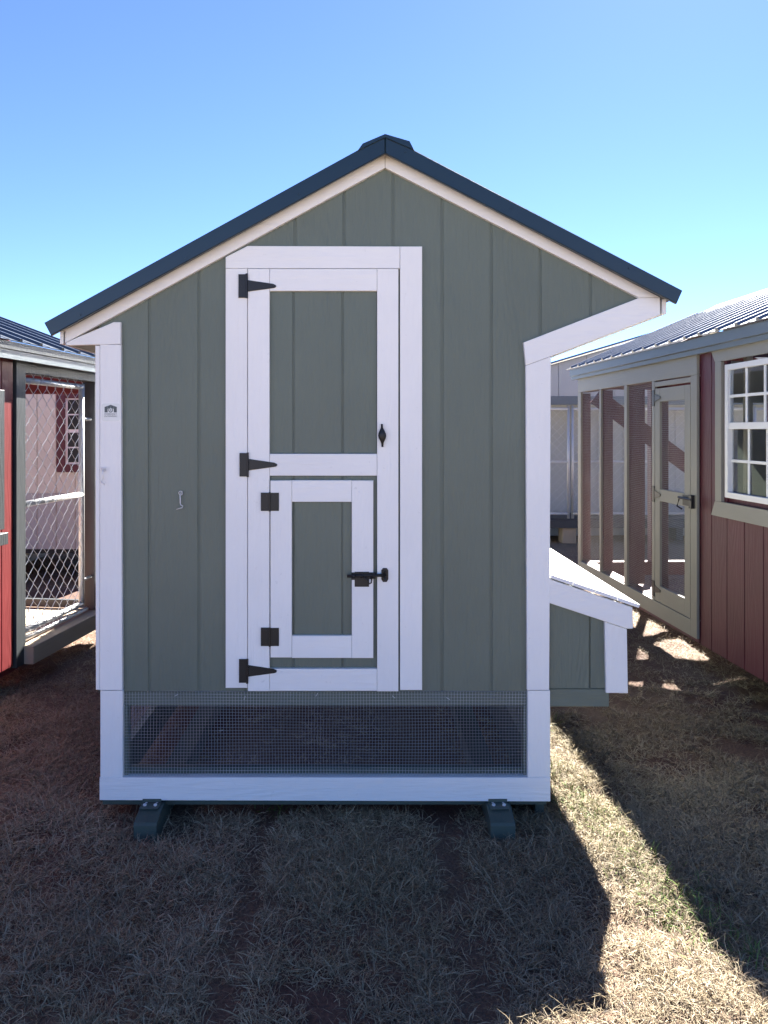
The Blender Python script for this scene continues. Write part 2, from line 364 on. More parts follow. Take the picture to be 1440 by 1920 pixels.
# roof
zr = P(722, 270, -.06); e1, e2 = P(92, 616, -.06), P(1272, 558, -.06)
for side, e in (('l', e1), ('r', e2)):
    for mb in roof_sheet(e, zr, -.058, L_+.06, 3): mb.build('roof_panel', 'roof', coop)
yf = -.076
rk1 = FB('rake_trim', 'roof', coop, [(722, 253), (722, 287.5), (95.5, 629.5), (82.5, 605)], yf, -.0605, .003)
rk2 = FB('rake_trim', 'roof', coop, [(722.6, 253), (722.6, 287.5), (1269, 569.5), (1280, 544.5)], yf, -.0605, .003)
MB().prism(uvp([(670, 283), (680, 269), (722, 251), (768, 264.5), (777, 282), (722, 258)], -.08), -.082, L_+.07, .002).build('ridge_cap', 'roof', coop)
for rk, pts in ((rk1, ((347, 483), (150, 590), (560, 363), (716, 283))), (rk2, ((760, 284), (960, 390), (1180, 502)))):
    for u, v in pts: p = P(u, v, yf); MB().tube([(p[0], yf+.002, p[1]), (p[0], yf-.003, p[1])], .005, 6).build('screw', 'roof', rk)
# rake boards
FB('rake_board', 'white_h', coop, [(721.7, 289), (721.7, 314.5), (133, 637), (122, 643), (122, 619)], TY, .0)
FB('rake_board', 'white_h', coop, [(722.3, 289), (722.3, 314.5), (1198, 558), (1238, 557.5)], TY, .0)
FB('cornice_return', 'white_h', coop, [(134, 637.5), (213, 604), (226, 604), (226, 645), (124, 647.5), (122.5, 643.5)], TY-.0005, -.0003)
FB('cornice_return', 'white_h', coop, [(982, 642), (1198, 558.6), (1238, 558.1), (1238, 590), (1033.5, 668), (986, 685)], TY-.0005, -.0003)
p0, p1 = P(1238.6, 590), P(1247, 562)
B('fascia', 'white_y', coop, p0[0], p1[0], -.016, L_, p0[1], p1[1])
p0, p1 = P(115, 646), P(121.5, 622)
B('fascia', 'white_y', coop, p0[0], p1[0], -.016, L_, p0[1], p1[1])
# corner boards, lower posts, bottom board
FB('corner_board', 'white_v', coop, [(187.5, 646), (226.5, 646), (229, 1294), (187, 1294)], TY, -.0003)
FB('corner_board', 'white_v', coop, [(178.5, 648), (187, 648), (186.5, 1293.5), (179.5, 1293.5)], TY+.001, .09)
FB('corner_board', 'white_v', coop, [(986, 685.6), (1033, 668.6), (1030, 1294), (988.5, 1294)], TY, -.0003)
FB('corner_board', 'white_v', coop, R4(188, 230, 1295, 1457.5), TY+.002, .014)
FB('corner_board', 'white_v', coop, [(989.5, 1457.5), (1032, 1457.5), (1031.5, 1295), (989.5, 1295)], TY+.002, .014)
FB('bottom_board', 'white_h', coop, [(186.5, 1500.5), (1032, 1503), (1032, 1458), (186.5, 1458)], TY, .014)
# door frame trim
FB('door_trim', 'white_v', coop, [(423, 1290), (463.6, 1290), (463.6, 503.5), (423, 503.5)], TY, -.0003)
FB('door_trim', 'white_h', coop, [(423, 503), (749.6, 503), (749.6, 462), (464, 461), (423, 482)], TY, -.0003)
FB('door_trim', 'white_v', coop, R4(750.2, 791.5, 462, 1294), TY, -.0003)
# ---- main door
DY = -.0225
door = FB('door', 'green', coop, R4(465, 746.5, 504.5, 1295.5), -.0015, -.0003, .0005, label='tall plank door with white frame and two green panels')
for nm, mt, r_ in (('stile', 'white_v', (464.6, 505.2, 503.8, 1296)), ('stile', 'white_v', (707.2, 747, 503.8, 1296.5)), ('rail', 'white_h', (505.7, 706.7, 504, 545.5)),
                   ('rail', 'white_h', (505.7, 706.7, 851, 892)), ('rail', 'white_h', (505.7, 706.7, 1254, 1295.6))):
    FB(nm, mt, door, R4(*r_), DY, -.0018)
for v0, v1 in ((546, 850.5), (892.5, 1253.5)):
    us = (506, 550.5, 642.5, 706.5)
    for a, c in zip(us, us[1:]): FB('siding_board', 'green', door, R4(a + (0 if a == 506 else 1.8), c - (0 if c == 706.5 else 1.8), v0, v1), -.0065, -.0018, .0012)
def strap_hinge(v, dx=0):
    mb = MB(); y0 = DY-.0045
    mb.prism(uvp(R4(447+dx, 461+dx, v-22, v+22), y0), y0, DY-.0002+.003, .0008)
    mb.prism(uvp([(464.5+dx, v+10.5), (464.5+dx, v-11), (512+dx, v-4), (517+dx, v-1.5), (518+dx, v+.5), (516+dx, v+3), (512+dx, v+4)], y0), y0, DY-.0002, .0008)
    a, c = P(462.5+dx, v-23, y0), P(462.5+dx, v+23, y0); mb.tube([(a[0], y0-.001, a[1]), (c[0], y0-.001, c[1])], .0045, 8)
    h = mb.build('hinge', 'black', door)
    mb = MB()
    for u, q in ((453, -15), (453, 0), (453, 15), (474, 0), (492, 1), (508, .5)):
        p = P(u+dx, v+q, y0); mb.tube([(p[0], y0+.001, p[1]), (p[0], y0-.0012, p[1])], .0028, 6)
    return mb
sc_all = [strap_hinge(536), strap_hinge(871.5, 2), strap_hinge(1258.5, 1)]
for mb in sc_all: mb.build('screw', 'black', door, smooth=False, kind='stuff')
# turn handle
mb = MB(); y0 = DY-.0002; rings = []
for t in range(13):
    q = t/12; v = 795 + 43*q; hw = 1.9 + 5.6*max(0, math.sin(math.pi*min(1, max(0, (q-.12)/.76))))**1.6
    c = P(716.5 + 1.2*(q-.5), v, y0); th = .006 + .012*math.sin(math.pi*q)
    r_ = hw*D/F
    rings.append([(c[0]+r_*math.cos(k*math.pi/4), y0-.004-th*.5+th*.5*math.sin(k*math.pi/4), c[1]) for k in range(8)])
mb.loft(rings).build('handle', 'black', door, smooth=True)
p = P(717, 818); MB().tube([(p[0], y0-.010, p[1]), (p[0], y0-.0185, p[1])], .0075, 16).build('lock_cylinder', 'steel', door)
B('keyhole', 'black', door, p[0]-.0009, p[0]+.0009, y0-.0192, y0-.0186, p[1]-.004, p[1]+.004, .0002)
p = P(720, 878, y0); MB().tube([(p[0], y0+.0005, p[1]), (p[0], y0-.0012, p[1])], .004, 10).build('screw', 'steel', door)
# ---- small pop door
PY = -.0275
pop = FB('small_door', 'green', coop, R4(508, 699, 902, 1233), -.0085, -.0068, .0004, label='small hatch door with white frame set low in the tall door')
for nm, mt, r_ in (('stile', 'white_v', (507, 547, 901, 1233)), ('stile', 'white_v', (659.6, 700, 901, 1234)), ('rail', 'white_h', (547.5, 659.2, 900.6, 941)), ('rail', 'white_h', (547.5, 659.2, 1192, 1233.8))):
    FB(nm, mt, pop, R4(*r_), PY, -.0088)
for a, c in ((548, 550), (551.8, 640), (643, 659.3)): FB('siding_board', 'green', pop, R4(a, c, 941.5, 1191.5), -.013, -.0088, .0006)
for v in (941, 1194.5):
    mb = MB(); y0 = PY-.003
    mb.prism(uvp(R4(489, 504.5, v-17, v+17), y0), y0, PY+.0048, .0006); mb.prism(uvp(R4(507, 523, v-17, v+17), y0), y0, PY-.0002, .0006)
    a, c = P(505.8, v-18, y0), P(505.8, v+18, y0); mb.tube([(a[0], y0-.001, a[1]), (c[0], y0-.001, c[1])], .004, 8)
    mb.build('hinge', 'black', pop); mb = MB()
    for u in (494, 499.5, 513, 518):
        for q in (-11, 11): p = P(u, v+q, y0); mb.tube([(p[0], y0+.001, p[1]), (p[0], y0-.001, p[1])], .0024, 6)
    mb.build('screw', 'black', pop, kind='stuff')
# slide bolt
y0 = PY-.0002; mb = MB()
mb.prism(uvp(R4(665, 692, 1072, 1100), y0), y0-.003, y0, .0006)
mb.prism(uvp([(659, 1087), (704, 1085), (705, 1073), (659, 1073)], y0), y0-.0045, y0-.0032, .0006)
mb.build('latch_plate', 'black', pop)
mb = MB(); a, c = P(651, 1079.5, y0), P(724, 1077.5, y0); mb.tube([(a[0], y0-.011, a[1]), (c[0], y0-.011, c[1])], .0062, 10)
for u in (661, 676, 698): p, q = P(u, 1079, y0), P(u+4.5, 1079, y0); mb.tube([(p[0], y0-.011, p[1]), (q[0], y0-.011, q[1])], .0095, 10)
p = [P(u, v, y0) for u, v in ((684, 1081), (687, 1084), (690, 1090), (693, 1093), (696, 1091), (697, 1085), (694, 1081))]
mb.tube([(q[0], y0-.018, q[1]) for q in p], .003, 6); mb.build('bolt', 'black', pop, smooth=True)
yk = DY-.0002; mb = MB()
mb.prism(uvp([(715, 1086), (718, 1091), (725, 1091), (728, 1086), (728, 1069), (725, 1065), (718, 1065), (715, 1069)], yk), yk-.004, yk, .0008)
a, c = P(721.5, 1071, yk), P(721.5, 1085, yk); mb.tube([(a[0], yk-.004, a[1]), (a[0], yk-.02, a[1]), (c[0], yk-.02, c[1]), (c[0], yk-.004, c[1])], .0045, 8)
mb.build('keeper', 'black', door)
p = P(673, 922, PY); MB().tube([(p[0], PY+.0005, p[1]), (p[0], PY-.0012, p[1])], .004, 10).build('screw', 'steel', pop)
# ---- hooks on the wall and corner board, sticker
def hook(pts, y, eye):
    mb = MB(); e = P(*eye, y)
    mb.tube([(e[0]+.008*math.cos(t*.7), y-.012-.002*math.sin(t*.7), e[1]+.008*math.sin(t*.7)) for t in range(10)], .0021, 6)
    mb.tube([(e[0], y-.001, e[1]), (e[0], y-.012, e[1]-.001)], .0026, 6)
    mb.tube([(P(u, v, y)[0], y-.014+dy, P(u, v, y)[1]) for u, v, dy in pts], .0021, 6)
    mb.build('hook_latch', 'steel', coop, smooth=True)
hook([(339, 928, 0), (339.5, 935, 0), (339.5, 943, 0), (341, 946, -.004), (345, 948, -.006), (344, 951, -.006), (333, 954, -.003)], 0, (340, 924))
hook([(195, 882, 0), (195, 890, 0), (195, 898, .002), (193, 901, 0), (192, 903, -.004), (199, 908, -.002)], TY, (195.5, 880))
sy = TY-.0004
st = MB(); cs = []
for cx_, cy_, a0 in ((221, 760, 0), (194.5, 760, 1), (194.5, 786, 2), (221, 786, 3)):
    for k in range(4): a = (a0 + k/3)*math.pi/2; cs.append((cx_ + 3.5*math.cos(a), cy_ - 3.5*math.sin(a)))
st = MB().prism(uvp(cs, sy), sy-.0006, sy+.0003, .0001).build('sticker', 'stick', coop, label='small clear sticker with a dark house emblem and lettering')
sy2 = sy-.0008
def flat(mb, pts): return mb.prism(uvp(pts, sy2), sy2-.0003, sy2+.0001, .00002)
mb = MB()                                                    # house emblem in convex pieces round an arch
flat(mb, [(196, 773.3), (196, 763), (201.8, 761), (201.8, 773.3)]); flat(mb, [(213.4, 773.3), (213.4, 761), (219, 763), (219, 773.3)])
flat(mb, [(202, 767), (202, 760.9), (207.5, 759), (207.5, 763)]); flat(mb, [(207.6, 763), (207.6, 759), (213.2, 760.9), (213.2, 767)])
for k in range(16):
    a, c = k*math.pi/8, (k+1)*math.pi/8
    flat(mb, [(207.5+r*x, 768.6-1.12*r*y) for r, x, y in ((4.4, math.cos(a), math.sin(a)), (4.4, math.cos(c), math.sin(c)), (3.0, math.cos(c), math.sin(c)), (3.0, math.cos(a), math.sin(a)))])
flat(mb, R4(206.4, 207.1, 766.6, 770.6))
for v in (766.6, 768.3, 769.9): flat(mb, R4(207.2, 209, v, v+.7))
mb.build('emblem', 'ink', st)
def text(body, u0, u1, v0, v1):
    cu = bpy.data.curves.new('lettering', 'FONT'); cu.body = body; cu.size = 1; cu.fill_mode = 'FRONT'
    tmp = bpy.data.objects.new('tmp', cu); col.objects.link(tmp); bpy.context.view_layer.update()
    me = bpy.data.meshes.new_from_object(tmp.evaluated_get(bpy.context.evaluated_depsgraph_get())); bpy.data.objects.remove(tmp)
    xs_ = [v.co.x for v in me.vertices]; ys_ = [v.co.y for v in me.vertices]
    a, c = P(u0, v1, sy2), P(u1, v0, sy2)
    for v in me.vertices:
        fx = (v.co.x-min(xs_))/(max(xs_)-min(xs_)); fy = (v.co.y-min(ys_))/(max(ys_)-min(ys_))
        v.co = (a[0]+fx*(c[0]-a[0])-coff[0], sy2-.0004-coff[1], a[1]+fy*(c[1]-a[1])-coff[2])
    me.materials.clear(); me.materials.append(M['ink']); o = bpy.data.objects.new('lettering', me); col.objects.link(o); o.parent = st
text('OVERHOLT', 196, 219, 774.6, 778.2); text('ENTERPRISES', 196, 219, 779.3, 781.8)
# ---- open run below: framing, mesh, skids
mb = MB(); a, c = P(231, 1456), P(990, 1296)
cloth(mb, (a[0], -.001, a[1]), (1, 0, 0), (0, 0, 1), c[0]-a[0], c[1]-a[1], .0126, .0008)
mb.build('hardware_cloth', 'wire', coop, kind='stuff', label='fine square wire mesh across the open run under the door')
mb = MB()
for u, v, a_ in ((331, 1303, .5), (459, 1308, 1.2), (594, 1302, 1.0), (738, 1306, -.7), (840, 1309, -.5), (415, 1369, .2)):
    p = P(u, v); mb.tube([(p[0]-.008*math.cos(a_), -.004, p[1]-.008*math.sin(a_)), (p[0]+.008*math.cos(a_), -.005, p[1]+.008*math.sin(a_))], .001, 5)
mb.build('wire_staple', 'steel', coop, kind='stuff')
FB('header_rail', 'green_h', coop, R4(190, 1028, 1297.6, 1323), .004, .042)
for u0, u1 in ((212, 240), (981, 1008)): FB('run_post', 'green', coop, R4(u0, u1, 1323.6, 1457), .006, .044)
z1 = P(0, 1458)[1]; zb = P(0, 1512)[1]
B('floor_frame', 'dkgreen', coop, xl+.004, xr-.004, .0145, .05, zb, z1+.035)
B('floor_frame', 'dkgreen', coop, xl+.004, xr-.004, L_-.06, L_-.022, zb, z1+.035)
for x, z in ((xl+.004, zb), (xr-.042, .0)): B('floor_frame', 'dkgreen', coop, x, x+.038, .051, L_-.061, z, z1+.035)
B('side_rail', 'green_h', coop, xl+.004, xl+.04, .05, L_-.03, .42, .50)
B('side_board', 'green_h', coop, xr-.04, xr-.021, .045, L_-.045, z1+.036, zt+.05)
B('rear_board', 'green_h', coop, xl, xr, L_-.042, L_-.022, z1+.036, zt+.05)
for y in (.8, 1.6): B('run_post', 'green', coop, xl+.005, xl+.04, y, y+.04, z1+.036, .419)
mb = MB(); cloth(mb, (xl+.002, .05, z1), (0, 1, 0), (0, 0, 1), L_-.1, zt-z1, .0254, .0008); mb.build('hardware_cloth', 'wire', coop, kind='stuff')
q0 = Vector((xl+.05, .25, z1+.04))
for u0, u1, ub in ((251, 294, (267, 302)), (920, 966, (916, 951))):
    xa, xb = (u0-CX)*3.05/F, (u1-CX)*3.05/F
    sk = MB().loft([[(xa, y, -.03), (xb, y, -.03), (xb, y, zt_), (xa, y, zt_)] for y, zt_ in ((-.145, .052), (-.137, .062), (-.055, .083), (.3, .083), (L_-.3, .083), (L_+.05, .075), (L_+.12, .055))]).build('skid', 'dkgreen', coop)
    ba, bb = P(ub[0], 0, -.025)[0], P(ub[1], 0, -.025)[0]
    zt2 = P(0, 1493.5)[1]; br = MB().box(ba, bb, -.0235, -.0195, .0875, zt2, .0006); br.add(*(lambda m_: (m_.v, m_.f))(MB().box(ba, bb, -.075, -.0195, .0838, .0874, .0005)))
    br.build('bracket', 'dkgreen', sk)
    for bx in (ba+.017, bb-.017):
        MB().tube([(bx, -.0237, zt2-.018), (bx, -.029, zt2-.018)], .0075, 6).build('bolt_head', 'steel', sk)
        MB().tube([(bx, -.05, .0876), (bx, -.05, .093)], .0075, 6).build('bolt_head', 'steel', sk)
# ---- nest box on the right side
NB = 1.70
nf = -.012
nest = MB().prism(uvp([(1031, 1322), (1142, 1322), (1142, 1292), (1160, 1292), (1160, 1160), (1031, 1112)], .012), .012, NB).build('nest_box', 'green', coop, label='lean-to nest box with white sloping lid')
tb = [P(1031, 1122), P(1136, 1158)]
for a, c in ((1031.5, 1105), (1107.5, 1135)):
    xa, xb = P(a, 0)[0], P(c, 0)[0]
    MB().prism([(xa, P(0, 1291)[1]), (xb, P(0, 1291)[1]), (xb, lin(tb, xb)), (xa, lin(tb, xa))], .004, .0115, .001).build('siding_board', 'green', nest)
FB('floor_board', 'green_h', nest, R4(1031.5, 1142, 1292, 1325), .006, .0115)
FB('corner_trim', 'white_v', nest, [(1136.5, 1299.5), (1177.5, 1299.5), (1175.5, 1179.6), (1134, 1165.5)], nf, .0035)
MB().prism(uvp([(1161, 1300), (1177.4, 1300), (1175.4, 1180), (1161, 1176)], .012), .0118, NB).build('front_panel', 'white_y', nest)
FB('lid_fascia', 'white_h', nest, [(1028.5, 1085), (1029.5, 1130.5), (1176, 1179), (1187, 1178.5), (1186, 1139), (1180, 1137)], nf-.006, .0035)
fz = [(1028.5, 1084), (1180, 1136)]
sl0, sl1 = Vector(P(1029.5, 1081)), Vector(P(1195, 1137)); nrm = Vector((-(sl1-sl0).y, (sl1-sl0).x)).normalized()
# lid: four planks running along the coop, each lapped over the next
lid = None
for k in range(4):
    a = sl0 + (sl1-sl0)*(k/4 + .004); c = sl0 + (sl1-sl0)*((k+1)/4 - .004)
    o = MB().prism([tuple(a - nrm*.002), tuple(c - nrm*.002), tuple(c + nrm*.0125), tuple(a + nrm*.0125)], nf-.012, NB+.02, .0012).build('lid_plank', 'white_y', nest)

# ------------------------------------------------------------------ left: red kennel shed with chain link run
LK = root('kennel_shed', 'barn red kennel shed with dark trim and a chain link run panel', 'kennel', (-2.17, 1.66, 0), rz=-math.atan(.12))
def LT(u): return (2.752/(.12+(680-u)/F) - 4.85)*1.007
WL = -2.5                                                   # depth into the shed
t24, t28, t45, tE = LT(25), LT(27.5), LT(45), 1.10
NE = -2.6
lw = MB().box(-.03, -.012, NE, t24, .16, 2.08).build('side_wall', 'red', LK)
tt = LT(3)
eds = [t24] ; e_ = tt
while e_ > NE: eds.append(e_); e_ -= .2032
eds = sorted(eds + [NE])
for a, c in zip(eds, eds[1:]):
    if c-a > .03: B('siding_board', 'red', lw, -.0118, 0, a+.004, c-.004, .15, 2.07)
B('corner_post', 'char', LK, -.10, .012, t28, t45, .13, 2.06)
B('base_board', 'red', LK, -.05, -.031, NE, t45, .1, .159)
sh = B('shutter', 'char', LK, .0005, .03, LT(0)-.42, LT(0), 1.02, 1.86)
B('window_sill', 'char', LK, .0005, .05, LT(1)-.5, LT(1), .93, 1.0)
B('header_beam', 'char', LK, -.08, .006, t45+.001, tE, 1.985, 2.06)
B('fascia', 'greyblue', LK, .07, .09, NE, 1.22, 2.045, 2.10)
B('fascia', 'char', LK, .075, .1, NE, 1.23, 2.101, 2.15)
B('soffit', 'char', LK, -.1, .069, NE, tE+.05, 2.065, 2.08)
B('corner_post', 'char', LK, -.09, .005, tE-.075, tE+.012, .25, 1.984)
er, rr = (.11, 2.15), (-1.2, 2.15+.37*1.31)
for mb in roof_sheet(er, rr, NE, 1.25, 4): mb.build('roof_panel', 'slate', LK)
for mb in roof_sheet((-2.51, 2.15), (-1.201, rr[1]), NE, 1.25, 4): mb.build('roof_panel', 'slate', LK)
MB().prism([(-1.32, rr[1]-.01), (-1.2, rr[1]+.05), (-1.08, rr[1]-.01), (-1.2, rr[1]+.03)], NE-.01, 1.26).build('ridge_cap', 'slate', LK)
# run: sill, deck, rear frame
B('sill_beam', 'wood', LK, -.05, .075, t45-.02, tE+.04, .13, .245, .004)
for k in range(7):
    x = -.055 - k*.35; B('deck_board', 'wood', LK, x-.345, x, t45, tE, .20, .236, .004)
B('rear_rail', 'char', LK, WL, -.051, tE+.001, tE+.04, .24, .30)
B('rear_header', 'red', LK, WL, -.091, tE+.002, tE+.03, 1.90, 2.06)
MB().prism([(WL, 2.061), (0, 2.061), (-1.2, 2.48)], tE+.002, tE+.03).build('gable_end', 'red', LK)
B('rear_post', 'char', LK, WL, WL+.09, tE-.05, tE, .25, 1.9)
B('partition_wall', 'red', LK, WL, -.101, t28-.03, t28+.0, .16, 2.06)
B('far_wall', 'red', LK, WL-.02, WL-.001, NE, t28, .16, 2.06)
B('near_wall', 'red', LK, WL, -.031, NE, NE+.02, .16, 2.06)
fr_ = MB()
x0 = -.03; ta, tb_ = t45+.012, LT(160)
fr_ = [((x0, ta, 1.94), (x0, tb_, 1.94), .021), ((x0, ta, 1.14), (x0, tb_, 1.14), .021), ((x0, ta, .325), (x0, tb_, .325), .021), ((x0, ta, .27), (x0, tb_+.08, .27), .016), ((x0, tb_, .30), (x0, tb_, 1.96), .021), ((x0, ta, .30), (x0, ta, 1.96), .018)]
for a, c, r_ in fr_: MB().tube([a, c], r_, 10).build('pipe', 'pipe', LK, smooth=True)
for z in (.5, 1.7): MB().tube([(x0, tb_, z), (x0, tb_+.2, z)], .012, 8).build('hinge_pin', 'pipe', LK, smooth=True)
mb = MB(); chain(mb, (x0+.022, ta, .28), (0, 1, 0), (0, 0, 1), tb_-ta+.03, 1.76, .056, .0027, 4); mb.build('chain_link_mesh', 'pipe', LK, kind='stuff')
# ------------------------------------------------------------------ right: maroon shed with screened run
RK = root('poultry_shed', 'maroon shed with taupe trim, screened run with door and white window', 'shed', (2.253, 1.95, 0), rz=math.atan(.038))
def RT(u): return 2.448/((u-680)/F+.038) - 5.14
W = 2.4; t0 = RT(1312); tF = RT(1087); tN = -2.7
zs, zp = .22, 2.08
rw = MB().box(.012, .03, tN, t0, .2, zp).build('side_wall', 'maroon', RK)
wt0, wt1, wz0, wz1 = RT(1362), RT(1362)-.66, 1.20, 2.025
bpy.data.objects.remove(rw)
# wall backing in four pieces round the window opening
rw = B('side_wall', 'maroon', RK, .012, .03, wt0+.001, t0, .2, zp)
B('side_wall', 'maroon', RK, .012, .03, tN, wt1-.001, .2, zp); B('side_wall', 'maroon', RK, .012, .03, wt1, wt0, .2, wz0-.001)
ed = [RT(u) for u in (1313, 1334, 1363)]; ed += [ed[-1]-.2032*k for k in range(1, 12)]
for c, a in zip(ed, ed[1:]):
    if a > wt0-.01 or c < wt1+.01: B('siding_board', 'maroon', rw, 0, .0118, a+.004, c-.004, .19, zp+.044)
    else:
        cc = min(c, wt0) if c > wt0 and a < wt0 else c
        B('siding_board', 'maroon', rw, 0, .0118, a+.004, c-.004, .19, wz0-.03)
# window
win = B('window', 'vinyl', RK, -.012, .03, wt0-.035, wt0, wz0, wz1, label='white double hung window with divided panes')
for a in ((wt1, wt1+.035, wz0, wz1), (wt1+.036, wt0-.036, wz0, wz0+.035), (wt1+.036, wt0-.036, wz1-.035, wz1)): B('frame', 'vinyl', win, -.012, .03, *a)
B('meeting_rail', 'vinyl', win, -.006, .026, wt1+.036, wt0-.036, 1.625, 1.665)
for z0_, z1_, x in ((wz0+.036, 1.624, .016), (1.666, wz1-.036, .002)):
    tm = [wt1+.036+(wt0-wt1-.072)*k/3 for k in range(4)]; zm = (z0_+z1_)/2
    for k in (1, 2): B('muntin', 'vinyl', win, x-.004, x+.004, tm[k]-.009, tm[k]+.009, z0_, z1_)
    for k in range(3): B('muntin', 'vinyl', win, x-.0035, x+.0035, tm[k]+(.0095 if k else 0), tm[k+1]-(.0095 if k < 2 else 0), zm-.009, zm+.009)
    B('pane', 'glass', win, x+.0042, x+.0075, wt1+.036, wt0-.036, z0_, z1_, .0003)
def yz(name, mat, par, poly, x0, x1):
    MB().loft([[(x0, a, b_) for a, b_ in poly], [(x1, a, b_) for a, b_ in poly]]).build(name, mat, par)
ga, gb = wt0+.025, wt0+.10
yz('casing', 'taupe', win, [(ga, wz0-.03), (gb, wz0-.03), (gb, wz1+.025), (ga, wz1+.025)], -.022, -.0005)
yz('casing', 'taupe', win, [(wt1-.025, wz0-.03), (wt1-.1, wz0-.03), (wt1-.1, wz1+.025), (wt1-.025, wz1+.025)], -.022, -.0005)
yz('casing', 'taupe_h', win, [(wt1-.1, wz1+.026), (gb, wz1+.026), (gb+.05, wz1+.098), (wt1-.15, wz1+.098)], -.0225, -.0005)
yz('casing', 'taupe_h', win, [(wt1-.1, wz0-.031), (gb, wz0-.031), (gb+.05, wz0-.125), (wt1-.15, wz0-.125)], -.0225, -.0005)
# run framing
def post(t, dx, wdt=.04): B('post', 'maroon', RK, .003, dx, t-wdt/2, t+wdt/2, zs+.12, zp-.1)
tp = [tF-.03, RT(1129), RT(1177), RT(1229.5), RT(1305)]
for t, dx in zip(tp, (.092, .092, .137, .09, .09)): post(t, dx)
for t, wdt in ((tF-.045, .09), (tp[1], .035), (tp[2], .06), (tp[3], .05)): B('batten', 'taupe', RK, -.02, 0, t-wdt/2, t+wdt/2, zs+.111, zp-.091)
B('batten', 'taupe', RK, -.02, -.001, t0+.002, RT(1300), zs, zp-.091)
B('sill_board', 'taupe_h', RK, -.02, 0, RT(1300)+.001, tF, zs, zs+.11); B('sill_beam', 'maroon_h', RK, .001, .09, t0+.01, tF, zs-.03, zs+.115)
B('top_board', 'taupe_h', RK, -.02, 0, t0+.002, tF, zp-.09, zp+.044); B('top_plate', 'maroon_h', RK, .001, .09, t0, tF, zp-.09, zp)
B('fascia', 'greyblue', RK, -.065, -.05, tN, tF+.12, zp+.075, zp+.145)
B('fascia', 'greyblue', RK, -.0495, -.035, tN, tF+.12, zp+.04, zp+.075)
B('soffit', 'taupe_h', RK, -.034, .03, tN, tF+.1, zp+.045, zp+.055)
er, rr = (-.085, zp+.146), (1.2, zp+.135+.42*1.32)
for mb in roof_sheet(er, rr, tN, tF+.16, 6): mb.build('roof_panel', 'galv', RK)
for mb in roof_sheet((2.525, er[1]), (1.201, rr[1]), tN, tF+.16, 6): mb.build('roof_panel', 'galv', RK)
MB().prism([(1.04, rr[1]-.05), (1.2, rr[1]+.04), (1.36, rr[1]-.05), (1.2, rr[1]+.01)], tN, tF-.35).build('ridge_cap', 'galv', RK)
for y in (tF, t0-.05): MB().prism([(.03, zp+.022), (2.37, zp+.022), (1.2, zp+.022+.47)], y-.012, y+.012).build('gable_end', 'maroon', RK)
mb = MB(); sp = sorted(tp)
for a, c in ((tp[3], tF-.05),): cloth(mb, (.0015, a, zs+.1), (0, 1, 0), (0, 0, 1), c-a, 1.78, .0150, .00055)
cloth(mb, (.0015, RT(1300), 1.965), (0, 1, 0), (0, 0, 1), tp[3]-RT(1300), .08, .015, .00055)
mb.build('hardware_cloth', 'wire', RK, kind='stuff', label='fine wire mesh over the screened run')
# run door
da, db = RT(1299), RT(1232.5); dz0, dz1 = .335, 1.93
dr = B('door', 'taupe', RK, -.019, -.001, da, da+.085, dz0, dz1, label='taupe framed screen door of the run')
B('stile', 'taupe', dr, -.019, -.001, db-.085, db, dz0, dz1)
for a, c in ((dz0, dz0+.12), (1.09, 1.18), (dz1-.10, dz1)): B('rail', 'taupe_h', dr, -.0185, -.001, da+.086, db-.086, a, c)
B('transom_bar', 'taupe_h', RK, -.019, 0, RT(1300)+.001, tp[3]-.026, 1.945, 1.98)
mb = MB(); cloth(mb, (.0012, da+.05, dz0+.05), (0, 1, 0), (0, 0, 1), db-da-.1, dz1-dz0-.1, .015, .00055); mb.build('hardware_cloth', 'wire', dr, kind='stuff')
for z in (.42, 1.135, 1.86):
    mb = MB().box(-.025, -.0195, db+.005, db+.045, z-.06, z+.06, .0006)
    mb.loft([[(x, db, z-.03), (x, db, z+.03), (x, db-.1, z+.008), (x, db-.1, z-.008)] for x in (-.0235, -.0195)]).build('hinge', 'black', dr)
mb = MB().box(-.026, -.0195, da-.005, da+.1, 1.10, 1.17, .0006); mb.tube([(-.04, da+.13, 1.15), (-.04, da-.06, 1.15)], .009, 8); mb.tube([(-.045, da+.11, 1.14), (-.055, da+.12, 1.09), (-.045, da+.07, 1.075)], .006, 6)
mb.box(-.045, -.0205, da-.07, da-.03, 1.09, 1.18, .001).build('latch', 'black', dr)
# far side and end of the run
for t in (tF-.03, tF-.65, tF-1.3, tF-1.95, t0+.05): B('post', 'maroon', RK, W-.09, W-.003, t-.02, t+.02, zs+.1, zp)
B('sill_beam', 'maroon_h', RK, W-.09, W, t0, tF, zs-.03, zs+.1); B('top_plate', 'maroon_h', RK, W-.09, W, t0, tF, zp+.001, zp+.02)
for x in (.7, 1.3, 1.9): B('post', 'maroon', RK, x-.02, x+.02, tF-.09, tF-.002, zs+.1, zp)
B('sill_beam', 'maroon_h', RK, .092, W-.092, tF-.09, tF, zs-.03, zs+.1); B('header_beam', 'maroon_h', RK, .092, W-.092, tF-.09, tF, zp-.06, zp+.02)
b0, b1 = Vector((.12, tF-.06, 1.95)), Vector((1.75, tF-.06, .75))
pr = [b0 + Vector((.05, 0, .06)), b0 - Vector((.05, 0, .06)), b1 - Vector((.05, 0, .06)), b1 + Vector((.05, 0, .06))]
MB().prism([(q.x, q.z) for q in pr], tF-.13, tF-.092).build('brace', 'maroon_h', RK)
